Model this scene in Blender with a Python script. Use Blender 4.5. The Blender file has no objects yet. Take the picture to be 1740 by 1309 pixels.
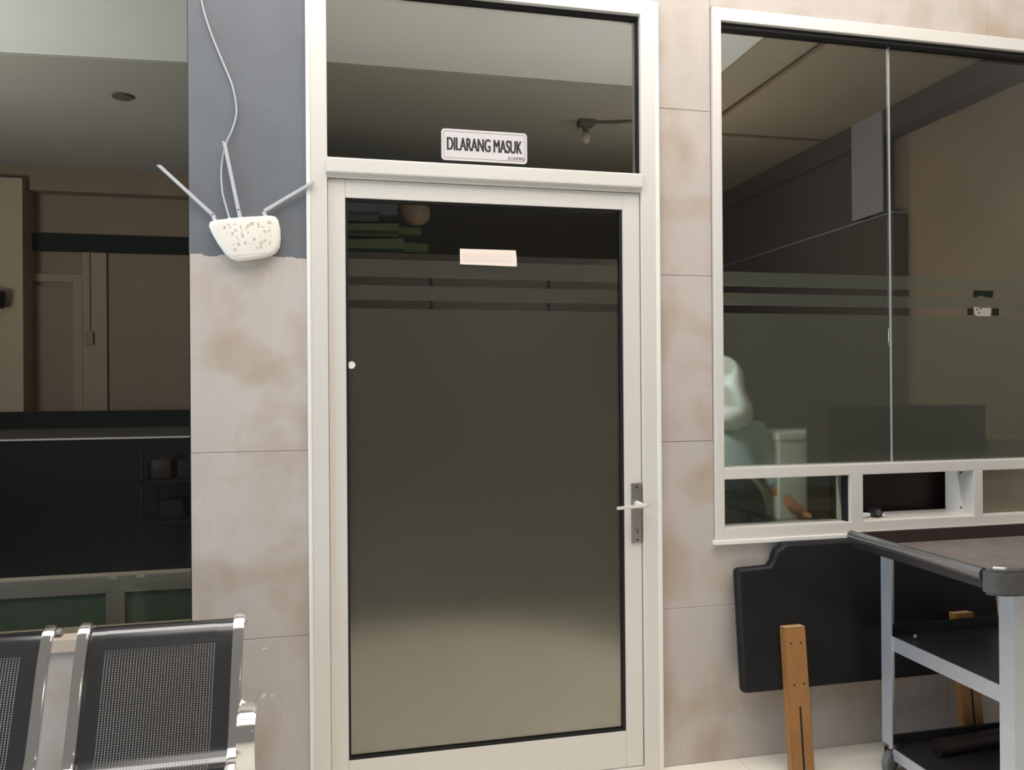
import bpy, bmesh, math, random
from mathutils import Vector, Matrix
random.seed(7)
SC = bpy.context.scene
COL = SC.collection

# ------------------------------------------------------------------ camera
cam = bpy.data.cameras.new('camera')
cam.sensor_width = 36.0
cam.lens = 1308.0 / 1740.0 * 36.0
cam.clip_start = 0.02
camo = bpy.data.objects.new('camera', cam)
COL.objects.link(camo)
CR, CU, CF = Vector((.97721, -.21213, -.00737)), Vector((.00681, -.0034, .99997)), Vector((.21215, .97724, .00188))
m = Matrix((CR, CU, -CF)).transposed().to_4x4()
m.translation = Vector((0, -2.5861, 1.3704))
camo.matrix_world = m
SC.camera = camo

# ------------------------------------------------------------------ world, lights, exposure
SC.view_settings.view_transform = 'Standard'
SC.view_settings.look = 'None'
SC.view_settings.gamma = 1.0
SC.view_settings.use_curve_mapping = False
SC.view_settings.exposure = 0.17
w = bpy.data.worlds.new('world'); SC.world = w; w.use_nodes = True
bg = w.node_tree.nodes['Background']
bg.inputs[0].default_value = (1.0, 0.96, 0.92, 1); bg.inputs[1].default_value = 0.19

def area(name, loc, rot, sx, sy, power, color):
    l = bpy.data.lights.new(name, 'AREA'); l.shape = 'RECTANGLE'; l.size = sx; l.size_y = sy
    l.energy = power; l.color = color
    o = bpy.data.objects.new(name, l); o.location = loc; o.rotation_euler = rot; COL.objects.link(o); return o
def lamp(name, loc, power, radius, color):
    l = bpy.data.lights.new(name, 'POINT'); l.energy = power; l.shadow_soft_size = radius; l.color = color
    o = bpy.data.objects.new(name, l); o.location = loc; COL.objects.link(o); return o
# light well above the front of the wall, open sky high in front of it, daylight from the open left side
area('roof_light', (.6, -1.15, 3.85), (math.radians(6), 0, 0), 5.0, 1.5, 100, (1.0, .965, .92))
area('sky_front', (.8, -4.6, 6.4), (math.radians(52), 0, 0), 6.0, 2.2, 75, (1.0, .96, .91))
area('daylight_left', (-3.5, -1.5, 1.4), (0, math.radians(-88), 0), 2.4, 2.6, 80, (.52, .75, 1.0))
lamp('flash_lamp', (.045, -2.60, 1.52), .5, .024, (1, .97, .92))     # the torch of the phone that took the photograph
def aimed_fill(name, loc, target, size, power, color):  # added fill light aimed at a target
    d = (Vector(target) - Vector(loc)).normalized()
    return area(name, loc, d.to_track_quat('-Z', 'Y').to_euler(), size, size, power, color)
aimed_fill('left_room_fill', (-2.7, .7, 1.5), (-1.2, 1.1, 2.95), .5, 37, (1, .99, .97))  # unseen fill, added to brighten the left room ceiling
aimed_fill('main_room_ceiling_fill', (1.48, .50, 1.9), (.9, .8, 2.95), .16, 3.4, (1, .98, .95))  # added fill hidden behind the right pillar, brightens the near ceiling
aimed_fill('main_room_ceiling_fill', (-.19, .5, 1.9), (.5, .75, 2.95), .07, 2.6, (1, .98, .95))  # second added fill, hidden behind the left pillar
lamp('main_room_fill', (1.95, 1.55, 2.3), 4.0, .06, (1, .88, .72))  # unseen fill behind the right pillar, added to light the room
lamp('person_fill', (1.24, .20, 1.60), 16, .04, (.92, .96, 1.0))  # unseen fill, added to light the person and box behind the film
dl = bpy.data.lights.new('door_floor_fill', 'SPOT'); dl.energy = 225; dl.spot_size = math.radians(50); dl.spot_blend = .6; dl.shadow_soft_size = .05; dl.color = (1, .95, .92)  # unseen spot, added to brighten the floor behind the door film
dlo = bpy.data.objects.new('door_floor_fill', dl); dlo.location = (1.5, .75, 2.85); COL.objects.link(dlo)
dlo.rotation_euler = (Vector((.5, .75, 0)) - Vector((1.5, .75, 2.85))).to_track_quat('-Z', 'Y').to_euler()

# ------------------------------------------------------------------ materials
def newmat(name):
    mt = bpy.data.materials.new(name); mt.use_nodes = True
    return mt, mt.node_tree, mt.node_tree.nodes['Principled BSDF']
def setp(b, **k):
    for a, v in k.items(): b.inputs[a].default_value = v
def plain(name, col, rough=.5, metal=0.0, noise=0.0, scale=20, bump=0.0, spec=.5, bscale=None):
    mt, nt, b = newmat(name)
    setp(b, **{'Base Color': (*col, 1), 'Roughness': rough, 'Metallic': metal, 'Specular IOR Level': spec})
    if noise or bump:
        tc = nt.nodes.new('ShaderNodeTexCoord')
        n = nt.nodes.new('ShaderNodeTexNoise'); n.inputs['Scale'].default_value = scale; n.inputs['Detail'].default_value = 5
        nt.links.new(tc.outputs['Object'], n.inputs['Vector'])
        if noise:
            mx = nt.nodes.new('ShaderNodeMix'); mx.data_type = 'RGBA'
            mx.inputs[6].default_value = (*[c * (1 - noise) for c in col], 1)
            mx.inputs[7].default_value = (*[min(1, c * (1 + noise)) for c in col], 1)
            nt.links.new(n.outputs['Fac'], mx.inputs[0]); nt.links.new(mx.outputs[2], b.inputs['Base Color'])
        if bump:
            n2 = n
            if bscale:
                n2 = nt.nodes.new('ShaderNodeTexNoise'); n2.inputs['Scale'].default_value = bscale
                nt.links.new(tc.outputs['Object'], n2.inputs['Vector'])
            bp = nt.nodes.new('ShaderNodeBump'); bp.inputs['Strength'].default_value = bump; bp.inputs['Distance'].default_value = .01
            nt.links.new(n2.outputs['Fac'], bp.inputs['Height']); nt.links.new(bp.outputs[0], b.inputs['Normal'])
    return mt

def tile_mat():
    mt, nt, b = newmat('stained_tile'); L = nt.links.new
    tc = nt.nodes.new('ShaderNodeTexCoord')
    def noise(scale, detail, vec=None, sc=(1, 1, 1), off=(0, 0, 0)):
        mp = nt.nodes.new('ShaderNodeMapping'); mp.inputs['Scale'].default_value = sc; mp.inputs['Location'].default_value = off
        L(tc.outputs['Object'], mp.inputs['Vector'])
        n = nt.nodes.new('ShaderNodeTexNoise'); n.inputs['Scale'].default_value = scale; n.inputs['Detail'].default_value = detail
        L(mp.outputs[0], n.inputs['Vector']); return n
    def ramp(src, a, bb):
        r = nt.nodes.new('ShaderNodeMapRange'); r.inputs[1].default_value = a; r.inputs[2].default_value = bb; r.clamp = True
        L(src.outputs['Fac'], r.inputs[0]); return r
    def mix(fac, A, B):
        mx = nt.nodes.new('ShaderNodeMix'); mx.data_type = 'RGBA'
        L(fac.outputs[0], mx.inputs[0])
        if isinstance(A, tuple): mx.inputs[6].default_value = (*A, 1)
        else: L(A.outputs[2], mx.inputs[6])
        mx.inputs[7].default_value = (*B, 1); return mx
    a = mix(ramp(noise(2.6, 4, off=(3.1, 0, 1.7)), .38, .62), (.575, .505, .455), (.53, .468, .42))
    a = mix(ramp(noise(4.2, 5, sc=(1.2, 1, .8), off=(1.2, 0, 9.3)), .50, .66), a, (.475, .375, .305))
    a = mix(ramp(noise(3.0, 5, sc=(.8, 1, 1.3), off=(7.7, 0, 2.2)), .56, .72), a, (.44, .34, .25))
    a = mix(ramp(noise(9, 4, off=(4.4, 0, 5.1)), .60, .85), a, (.485, .40, .345))
    a = mix(ramp(noise(60, 2, sc=(3, 1, .12)), .45, 1.15), a, (.50, .42, .36))
    L(a.outputs[2], b.inputs['Base Color'])
    setp(b, Roughness=.42); b.inputs['Specular IOR Level'].default_value = .35
    return mt

def alu_mat():
    mt, nt, b = newmat('painted_aluminium'); L = nt.links.new
    tc = nt.nodes.new('ShaderNodeTexCoord'); n = nt.nodes.new('ShaderNodeTexNoise')
    n.inputs['Scale'].default_value = 3; n.inputs['Detail'].default_value = 4; L(tc.outputs['Object'], n.inputs['Vector'])
    mx = nt.nodes.new('ShaderNodeMix'); mx.data_type = 'RGBA'; mx.inputs[6].default_value = (.80, .755, .69, 1); mx.inputs[7].default_value = (.75, .70, .635, 1)
    L(n.outputs['Fac'], mx.inputs[0]); L(mx.outputs[2], b.inputs['Base Color'])
    setp(b, Roughness=.38, Metallic=.15)
    return mt

def glass_mat(name, tint, ior=1.3, gloss=(1, 1, 1)):
    mt = bpy.data.materials.new(name); mt.use_nodes = True; nt = mt.node_tree; nt.nodes.clear(); L = nt.links.new
    out = nt.nodes.new('ShaderNodeOutputMaterial'); mx = nt.nodes.new('ShaderNodeMixShader')
    fr = nt.nodes.new('ShaderNodeFresnel'); fr.inputs[0].default_value = ior
    tr = nt.nodes.new('ShaderNodeBsdfTransparent'); tr.inputs[0].default_value = (*tint, 1)
    gl = nt.nodes.new('ShaderNodeBsdfGlossy'); gl.inputs['Roughness'].default_value = 0.0; gl.inputs[0].default_value = (*gloss, 1)
    L(fr.outputs[0], mx.inputs[0]); L(tr.outputs[0], mx.inputs[1]); L(gl.outputs[0], mx.inputs[2]); L(mx.outputs[0], out.inputs[0])
    return mt

def film_mat(name, haze_col, haze, tint, rough):
    """frosted film: mostly blurs what is behind it, scatters a little of the light that falls on it"""
    mt = bpy.data.materials.new(name); mt.use_nodes = True; nt = mt.node_tree; nt.nodes.clear(); L = nt.links.new
    out = nt.nodes.new('ShaderNodeOutputMaterial'); mx = nt.nodes.new('ShaderNodeMixShader')
    tc = nt.nodes.new('ShaderNodeTexCoord'); n = nt.nodes.new('ShaderNodeTexNoise'); n.inputs['Scale'].default_value = 2.2; n.inputs['Detail'].default_value = 3
    L(tc.outputs['Object'], n.inputs['Vector'])
    r = nt.nodes.new('ShaderNodeMapRange'); r.inputs[1].default_value = .3; r.inputs[2].default_value = .7
    r.inputs[3].default_value = haze * .88; r.inputs[4].default_value = haze * 1.12; L(n.outputs['Fac'], r.inputs[0])
    rf = nt.nodes.new('ShaderNodeBsdfRefraction'); rf.inputs['Color'].default_value = (*tint, 1); rf.inputs['Roughness'].default_value = rough; rf.inputs['IOR'].default_value = 1.25
    df = nt.nodes.new('ShaderNodeBsdfDiffuse'); df.inputs['Color'].default_value = (*haze_col, 1)
    L(r.outputs[0], mx.inputs[0]); L(rf.outputs[0], mx.inputs[1]); L(df.outputs[0], mx.inputs[2]); L(mx.outputs[0], out.inputs[0])
    return mt

M = {}
M['tile'] = tile_mat()
M['mortar'] = plain('mortar', (.50, .42, .365), .9, noise=.15)
M['grout_brown'] = plain('brown_grout', (.36, .29, .24), .9, noise=.25, scale=6)
M['paint'] = plain('grey_blue_paint', (.150, .158, .172), .55, noise=.22, scale=5, bump=.05, bscale=60)
M['alu'] = alu_mat()
M['white_bead'] = plain('white_caulk', (.88, .84, .78), .5, noise=.05, scale=8)
M['rubber'] = plain('black_rubber', (.014, .013, .012), .6, spec=.3)
M['glass'] = glass_mat('tinted_glass', (.88, .89, .87))
M['glass_dark'] = glass_mat('dark_tinted_glass', (.86, .87, .84))
M['glass_left'] = glass_mat('clear_glass', (.86, .87, .85), 1.22)
M['film'] = film_mat('frosted_film', (.60, .60, .535), .31, (.84, .82, .80), .34)
M['film_win'] = film_mat('window_frosted_film', (.60, .60, .51), .25, (.92, .95, .90), .16)
M['film_beige'] = film_mat('beige_frosted_film', (.92, .76, .58), .8, (.92, .90, .84), .2)
M['film_low'] = film_mat('thin_frosted_film', (.60, .60, .51), .07, (.92, .95, .90), .16)
M['steel'] = plain('brushed_steel', (.42, .39, .37), .32, 1.0, noise=.1, scale=30)
M['seat_metal'] = plain('glossy_black_metal', (.012, .012, .013), .17, .0, noise=.2, scale=12, spec=1.0)
setp(M['seat_metal'].node_tree.nodes['Principled BSDF'], IOR=1.68)
M['chrome'] = plain('chrome', (.86, .83, .79), .11, 1.0)
M['black_metal'] = plain('black_metal', (.016, .016, .018), .25, .0, noise=.2, scale=12, spec=1.0)
M['cream'] = plain('cream_paint', (.62, .50, .39), .5, noise=.08, scale=4)
M['floor_tile'] = plain('cream_floor_tile', (.88, .82, .70), .28, noise=.04, scale=3)
M['grout'] = plain('floor_grout', (.62, .56, .47), .9, noise=.1)
M['white_plastic'] = plain('white_plastic', (.88, .82, .72), .32, noise=.04, scale=9)
M['grey_plastic'] = plain('grey_plastic', (.55, .55, .56), .35, noise=.06, scale=14)
M['print'] = plain('faded_print', (.60, .52, .42), .6, noise=.2, scale=40)
M['cable'] = plain('cable_sheath', (.50, .50, .50), .45, noise=.1)
M['sign_white'] = plain('sign_white', (.66, .61, .61), .35, noise=.03)
M['ink'] = plain('black_ink', (.012, .012, .015), .5, noise=.1)
M['grey_ink'] = plain('grey_ink', (.20, .16, .16), .5, noise=.1)
M['label'] = plain('cream_paper', (.90, .76, .66), .7, noise=.03, scale=25)
M['label_ink'] = plain('faded_ink', (.84, .70, .61), .7, noise=.05)
M['leather'] = plain('black_leatherette', (.007, .0075, .0085), .5, noise=.35, scale=9, bump=.6, bscale=6, spec=.28)
M['wood'] = plain('varnished_wood', (.36, .165, .05), .38, noise=.22, scale=11)
M['wood_end'] = plain('pale_wood_end', (.60, .36, .17), .5, noise=.15, scale=16)
M['dark'] = plain('dark_hole', (.01, .008, .006), .8, noise=.1)
M['stainless'] = plain('stainless_steel', (.62, .64, .68), .36, .55, noise=.10, scale=18)
M['rail_metal'] = plain('polished_rail', (.42, .43, .45), .24, .9, noise=.08, scale=10)
M['deck'] = plain('worn_tray_top', (.19, .16, .14), .42, noise=.35, scale=14, bump=.05)
M['shelf'] = plain('dark_shelf', (.035, .034, .036), .36, noise=.35, scale=7)
M['grey_rubber'] = plain('grey_bumper', (.085, .082, .075), .5, noise=.3, scale=24)
M['brown_tube'] = plain('brown_tube', (.035, .022, .018), .5, noise=.3, scale=20)
M['wheel'] = plain('grey_wheel', (.15, .15, .145), .5, noise=.1)
M['paper'] = plain('white_paper', (.85, .82, .78), .8, noise=.04)
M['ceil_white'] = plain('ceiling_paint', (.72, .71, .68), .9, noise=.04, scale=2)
M['ceil_dim_olive'] = plain('dim_olive_ceiling', (.33, .31, .26), .9, noise=.06, scale=2)  # weaker light away from the glass, put into the ceiling colour
M['ceil_dim_brown'] = plain('dim_brown_ceiling', (.36, .30, .22), .9, noise=.08, scale=3)  # darker colour stands in for the less lit right side of the ceiling
M['wall_brown'] = plain('brown_wall', (.20, .14, .093), .8, noise=.10, scale=2.5)
M['wall_tan'] = plain('tan_wall', (.36, .275, .185), .8, noise=.08, scale=2.5)
M['casing'] = plain('brown_casing', (.25, .185, .13), .8, noise=.08, scale=2.5)
M['carton'] = plain('brown_carton', (.62, .47, .32), .8, noise=.05)
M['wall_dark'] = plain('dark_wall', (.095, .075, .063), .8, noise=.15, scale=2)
M['band'] = plain('dark_band', (.012, .015, .012), .8, noise=.2, spec=.1)
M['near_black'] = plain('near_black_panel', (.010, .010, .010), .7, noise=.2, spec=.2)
M['counter_white'] = plain('pale_counter', (.60, .56, .53), .5, noise=.05)
M['counter_grey'] = plain('grey_counter_top', (.12, .105, .10), .5, noise=.1)
M['green_glass'] = plain('green_panel', (.17, .22, .15), .3, noise=.1)
M['rail_beige'] = plain('beige_rail', (.40, .36, .29), .6, noise=.08)
M['pale_blue'] = plain('pale_blue_panel', (.36, .36, .40), .7, noise=.06)
M['linen_green'] = plain('green_linen', (.055, .08, .025), .9, noise=.25, scale=14, bump=.3)
M['linen_grey'] = plain('grey_linen', (.07, .08, .085), .9, noise=.3, scale=14, bump=.3)
M['linen_brown'] = plain('patterned_cushion', (.17, .11, .075), .9, noise=.5, scale=12)
M['wardrobe_brown'] = plain('wardrobe_brown_wood', (.060, .043, .035), .5, noise=.2, scale=4, spec=.3)
M['cabinet_brown'] = plain('dark_brown_wood', (.022, .013, .011), .45, noise=.25, scale=5, spec=.3)
M['desk'] = plain('desk_top', (.34, .29, .23), .5, noise=.1)
M['box_white'] = plain('white_box', (.82, .81, .74), .7, noise=.04)
M['skin'] = plain('skin', (.52, .25, .12), .5, noise=.08)
M['cloth_white'] = plain('white_cloth', (.80, .82, .82), .85, noise=.05, scale=8)
M['cloth_blue'] = plain('pale_blue_cloth', (.40, .52, .54), .85, noise=.07, scale=8)
M['cloth_dark'] = plain('dark_cloth', (.005, .008, .009), .85, noise=.2)
M['shoe'] = plain('black_shoe', (.02, .018, .016), .5, noise=.1)
M['silicone'] = plain('white_silicone', (.36, .38, .39), .4, noise=.05)
M['eye'] = plain('eye_dark', (.03, .02, .015), .2, noise=.1)

# ------------------------------------------------------------------ mesh helpers
class MB:
    def __init__(s): s.bm = bmesh.new()
    def box(s, x0, x1, y0, y1, z0, z1, bev=0, seg=2):
        t = bmesh.new()
        v = [t.verts.new((x, y, z)) for z in (z0, z1) for y in (y0, y1) for x in (x0, x1)]
        for f in ((0, 2, 3, 1), (4, 5, 7, 6), (0, 1, 5, 4), (1, 3, 7, 5), (3, 2, 6, 7), (2, 0, 4, 6)): t.faces.new([v[i] for i in f])
        if bev: bmesh.ops.bevel(t, geom=t.edges[:], offset=bev, segments=seg, affect='EDGES', profile=.7)
        s._add(t); return s
    def _add(s, t, mat=None):
        if mat is not None: bmesh.ops.transform(t, matrix=mat, verts=t.verts[:])
        me = bpy.data.meshes.new('tmp'); t.to_mesh(me); t.free(); s.bm.from_mesh(me); bpy.data.meshes.remove(me)
    def obox(s, c, sx, sy, sz, rot, bev=0):
        t = MB().box(-sx / 2, sx / 2, -sy / 2, sy / 2, -sz / 2, sz / 2, bev)
        s._add(t.bm, Matrix.Translation(c) @ rot.to_4x4()); return s
    def prism(s, pts, f0, f1, bev=0, seg=2):
        """polygon pts, mapped to 3-D by f0 (one end) and f1 (the other)"""
        t = bmesh.new(); a = [t.verts.new(f0(*p)) for p in pts]; b = [t.verts.new(f1(*p)) for p in pts]; n = len(pts)
        t.faces.new(a); t.faces.new(b[::-1])
        for i in range(n): t.faces.new((a[i], b[i], b[(i + 1) % n], a[(i + 1) % n]))
        bmesh.ops.recalc_face_normals(t, faces=t.faces[:])
        if bev: bmesh.ops.bevel(t, geom=t.edges[:], offset=bev, segments=seg, affect='EDGES')
        s._add(t); return s
    def tube(s, path, r, n=10, cap=True):
        P = [Vector(p) for p in path]; t = bmesh.new(); rings = []
        R = r if isinstance(r, (list, tuple)) else [r] * len(P)
        up = None
        for i, p in enumerate(P):
            d = ((P[i + 1] - p) if i + 1 < len(P) else (p - P[i - 1])).normalized()
            if 0 < i < len(P) - 1: d = ((P[i + 1] - p).normalized() + (p - P[i - 1]).normalized()).normalized()
            if up is None: up = Vector((0, 0, 1)) if abs(d.z) < .9 else Vector((0, 1, 0))
            x = d.cross(up).normalized(); y = x.cross(d).normalized(); up = y
            rings.append([t.verts.new(p + (x * math.cos(a) + y * math.sin(a)) * R[i]) for a in [2 * math.pi * k / n for k in range(n)]])
        for a, b in zip(rings, rings[1:]):
            for k in range(n): t.faces.new((a[k], a[(k + 1) % n], b[(k + 1) % n], b[k]))
        if cap: t.faces.new(rings[0][::-1]); t.faces.new(rings[-1])
        bmesh.ops.recalc_face_normals(t, faces=t.faces[:])
        s._add(t); return s
    def ribbon(s, prof, x0, x1, th, bev=0):
        """flat bar: (y,z) profile swept with thickness th, spanning x0..x1"""
        n = len(prof); off = []
        for i in range(n):
            a = Vector(prof[max(i - 1, 0)]); b = Vector(prof[min(i + 1, n - 1)]); d = (b - a).normalized(); off.append(Vector((-d.y, d.x)))
        o = [Vector(p) + q * th for p, q in zip(prof, off)]
        t = bmesh.new()
        A = [[t.verts.new((x, p[0], p[1])) for x in (x0, x1)] for p in prof]; B = [[t.verts.new((x, p[0], p[1])) for x in (x0, x1)] for p in o]
        for i in range(n - 1):
            t.faces.new((A[i][0], A[i][1], A[i + 1][1], A[i + 1][0])); t.faces.new((B[i][0], B[i + 1][0], B[i + 1][1], B[i][1]))
            for k in (0, 1): t.faces.new((A[i][k], A[i + 1][k], B[i + 1][k], B[i][k]) if k == 0 else (A[i][k], B[i][k], B[i + 1][k], A[i + 1][k]))
        for i in (0, n - 1): t.faces.new((A[i][0], B[i][0], B[i][1], A[i][1]))
        bmesh.ops.recalc_face_normals(t, faces=t.faces[:])
        if bev:
            es = [e for e in t.edges if len(e.link_faces) == 2 and e.calc_face_angle(0) > .6]
            bmesh.ops.bevel(t, geom=es, offset=bev, segments=2, affect='EDGES')
        s._add(t); return s
    def sphere(s, c, rx, ry, rz, u=16, v=10, rot=None):
        t = bmesh.new(); bmesh.ops.create_uvsphere(t, u_segments=u, v_segments=v, radius=1)
        mm = Matrix.Translation(c) @ (rot.to_4x4() if rot else Matrix.Identity(4)) @ Matrix.Diagonal((rx, ry, rz, 1))
        s._add(t, mm); return s
    def cyl(s, a, b, r, n=20, bev=0):
        return s.tube([a, b], r, n)
    def build(s, name, mat, parent=None, smooth=False, origin=None):
        me = bpy.data.meshes.new(name)
        if parent is not None: origin = world_loc(parent)
        elif origin is None:
            xs = [v.co for v in s.bm.verts]
            origin = Vector(((min(v.x for v in xs) + max(v.x for v in xs)) / 2, (min(v.y for v in xs) + max(v.y for v in xs)) / 2, min(v.z for v in xs)))
        bmesh.ops.translate(s.bm, verts=s.bm.verts[:], vec=-Vector(origin))
        if smooth:
            for f in s.bm.faces: f.smooth = True
            for e in s.bm.edges:
                if len(e.link_faces) == 2 and e.calc_face_angle(0) > .7: e.smooth = False
        s.bm.to_mesh(me); s.bm.free()
        me.materials.append(M[mat] if isinstance(mat, str) else mat)
        o = bpy.data.objects.new(name, me); COL.objects.link(o)
        if parent is not None: o.parent = parent
        else: o.location = origin
        return o
def world_loc(o):
    l = Vector(o.location)
    while o.parent: o = o.parent; l += Vector(o.location)
    return l
def tag(o, label=None, cat=None, group=None, kind=None):
    for k, v in (('label', label), ('category', cat), ('group', group), ('kind', kind)):
        if v: o[k] = v
    return o
def empty(name, loc, **k):
    o = bpy.data.objects.new(name, None); COL.objects.link(o); o.location = loc; o.empty_display_size = .1
    return tag(o, **k)
def B(*a, **k): return MB().box(*a, **k)
def rxz(a): return Matrix.Rotation(a, 3, 'Y')

# ------------------------------------------------------------------ the front wall (tiles on a mortar bed)
XL, XR, ZT = -3.2, 4.2, 3.25
wall = MB()
wall.box(-.476, -.118, .0035, .12, 0, ZT)               # pillar left of the door
wall.box(1.103, 1.31, .0035, .12, 0, ZT)                # pillar right of the door
wall.box(1.31, XR, .0035, .12, 0, .795)                 # under the right window
wall.box(1.31, XR, .0035, .12, 2.748, ZT)
wall.box(3.10, XR, .0035, .12, .795, 2.748)
wall.box(-.118, 1.103, .0035, .12, 2.742, ZT)
wall.box(XL, -.476, .0035, .12, 0, .572)                # under the left window
wall.box(XL, -.476, .0035, .12, 3.0, ZT)
wall = wall.build('wall_front', 'mortar', origin=(0, 0, 0)); tag(wall, 'tiled front wall around the door and windows', kind='structure')
G = .0008
def tile(x0, x1, z0, z1): return B(x0 + G, x1 - G, 0, .0095, z0 + G, z1 - G, .0012, 1).build('tile', 'tile', wall)
ZJ = [0, .567, 1.167, 1.767, 2.367, 2.967, 3.25]
for a, b in zip(ZJ, ZJ[1:]):
    tile(-.476, -.1185, a if abs(a - 1.767) > .01 else 1.812, b if abs(b - 1.767) > .01 else 1.812)
    if b < .6:
        for x in (1.103, 1.703, 2.303, 2.903, 3.503): tile(x, x + .6, a, b)
        for x in (-1.076, -1.676, -2.276, -2.876): tile(x, x + .6, a, b + .005)
    elif a < .6:
        MB().prism([(1.103 + G, a + G), (1.703 - G, a + G), (1.703 - G, .795), (1.31, .795), (1.31, b - G), (1.103 + G, b - G)], lambda x, z: (x, 0, z), lambda x, z: (x, .0095, z)).build('tile', 'tile', wall)
        for x, y in ((1.703, 2.303), (2.303, 2.903), (2.903, 3.503)): tile(x, y, a, .795)
    elif a > 2.3 and b < 3:
        tile(1.103, 1.31, a, b)
        for x in (1.31, 2.51): tile(x, x + 1.2, 2.748, b)
        tile(-.118, 1.103, 2.742, b)
    else: tile(1.103, 1.31, a, b)
    if a > 2.9:
        for x in (-.118, .482, 1.31, 1.91, 2.51): tile(x, x + .6 if x != .482 else 1.103, a, b)
B(1.308, 3.10, -.0012, .003, 2.745, 2.7525).build('grout_line', 'grout_brown', wall)
for a, b in zip([.795] + ZJ[2:5], ZJ[2:5] + [2.748]): tile(3.10, 3.503, a, b)
# grey-blue paint over the upper tiles of the left pillar, ragged lower edge
pts = [(-.4765, 3.25), (-.118, 3.25)]
xs = [-.118 - i * .3585 / 40 for i in range(41)]
zz = {0: 1.794, 1: 1.790, 2: 1.792}
for i, x in enumerate(xs): pts.append((x, 1.797 + .0018 * math.sin(i * .55) + random.uniform(-.0016, .0016) + (-.006 if i < 5 else 0) + (-.004 if 30 < i < 36 else 0)))
p = MB().prism(pts, lambda x, z: (x, -.0008, z), lambda x, z: (x, .004, z)).build('paint_coat', 'paint', wall); p['label'] = 'grey blue paint with a ragged lower edge'
for x, z, sx, sz in ((-.257, .532, .016, .005), (-.232, .381, .016, .006), (-.236, .372, .005, .014)):
    MB().prism([(x - sx / 2, z), (x + sx / 2, z + .003), (x + sx / 2 - .002, z + sz), (x - sx / 2 + .002, z + sz * .8)], lambda a, b: (a, -.0006, b), lambda a, b: (a, .001, b)).build('tape_scrap', 'white_plastic', wall)

# ------------------------------------------------------------------ floor
fl = B(-4, 5, -7, .12, -.06, -.004).build('floor', 'grout', origin=(0, 0, 0)); tag(fl, 'cream tiled floor in front of the wall', kind='structure')
for i in range(-6, 7):
    for j in range(0, 5):
        x = 1.40 + (i - 2) * .6 ; y = -.0 - j * .6
        B(x + .0012, x + .5988, y - .5988, y - .0012 + (.009 if j == 0 else 0), -.012, 0, .0012, 1).build('floor_tile', 'floor_tile', fl)
bk = B(-4, 5, -7, -3.01, -.012, -.0005).build('floor_slab', 'floor_tile', fl)

# ------------------------------------------------------------------ the door
door = empty('door_1', (.5, 0, 0), kind='structure', label='aluminium framed frosted glass door with transom above')
def jamb(x0, x1, bead0, bead1):
    f = MB(); f.box(x0, x1, -.014, .07, 0, 2.742, .003); return f.build('jamb', 'alu', door)
jamb(-.106, -.052, 0, 0); jamb(1.034, 1.089, 0, 0)
B(-.118, -.1055, -.017, .02, 0, 2.742, .003).build('edge_bead', 'white_bead', door)
B(1.0885, 1.1025, -.017, .02, 0, 2.742, .003).build('edge_bead', 'white_bead', door)
B(-.0525, 1.0345, -.0145, .07, 2.690, 2.741, .003).build('head_rail', 'alu', door)
B(-.0525, 1.0345, .004, .03, 2.678, 2.691).build('gasket', 'rubber', door)
B(-.0545, 1.0365, -.026, .07, 2.072, 2.120, .004).build('transom_bar', 'alu', door)
B(-.0525, 1.0345, -.012, .05, 2.058, 2.0725, .002).build('door_stop', 'alu', door)
B(-.0525, 1.0345, .03, .036, 2.12, 2.69).build('transom_pane', 'glass_dark', door)
B(1.0285, 1.0345, .004, .03, 2.12, 2.68).build('gasket', 'rubber', door)
B(-.051, .005, .0, .042, .016, 2.056, .003).build('stile', 'alu', door)
B(.968, 1.031, .0, .042, .016, 2.056, .003).build('stile', 'alu', door)
B(.005, .968, .001, .041, 1.996, 2.056, .002).build('top_rail', 'alu', door)
B(.005, .968, .001, .041, .016, .143, .002).build('bottom_rail', 'alu', door)
g = MB(); g.box(.005, .0125, .007, .030, .143, 1.996); g.box(.958, .968, .007, .030, .143, 1.996); g.box(.0125, .958, .007, .030, .143, .151); g.box(.0125, .958, .007, .030, 1.988, 1.996)
g.build('gasket', 'rubber', door)
pane = B(.0125, .958, .018, .023, .151, 1.988).build('glass_pane', 'glass_dark', door)
FZ = [(.151, 1.634), (1.663, 1.712), (1.741, 1.799)]
for a, b in FZ: B(.0125, .958, .0236, .0256, a, b).build('frosted_film', 'film', pane)
B(-.052, 1.0345, -.012, .06, .0, .014, .002).build('threshold', 'alu', door)
# lock and lever
lk = B(.991, 1.028, -.007, .001, .810, 1.023, .002).build('lock_plate', 'steel', door)
MB().cyl((1.010, -.0085, 1.009), (1.010, -.006, 1.009), .0035, 10).build('screw', 'dark', lk)
MB().cyl((1.012, -.0085, .822), (1.012, -.006, .822), .0035, 10).build('screw', 'dark', lk)
MB().cyl((1.011, -.011, .858), (1.011, -.006, .858), .0085, 14).build('lock_cylinder', 'steel', lk)
B(1.0095, 1.0125, -.0118, -.0105, .846, .862).build('keyhole', 'dark', lk)
lv = MB(); lv.tube([(1.012, -.004, .949), (1.013, -.03, .949), (1.018, -.045, .948)], [.012, .011, .010], 14)
lv.prism([(.918, -.058), (1.028, -.060), (1.040, -.050), (1.030, -.040), (1.0, -.044), (.920, -.046)], lambda x, y: (x, y, .939 + (x - .92) * .05), lambda x, y: (x, y, .949 + (x - .92) * .05), .002)
lv.build('lever_handle', 'alu', door, True)

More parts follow.
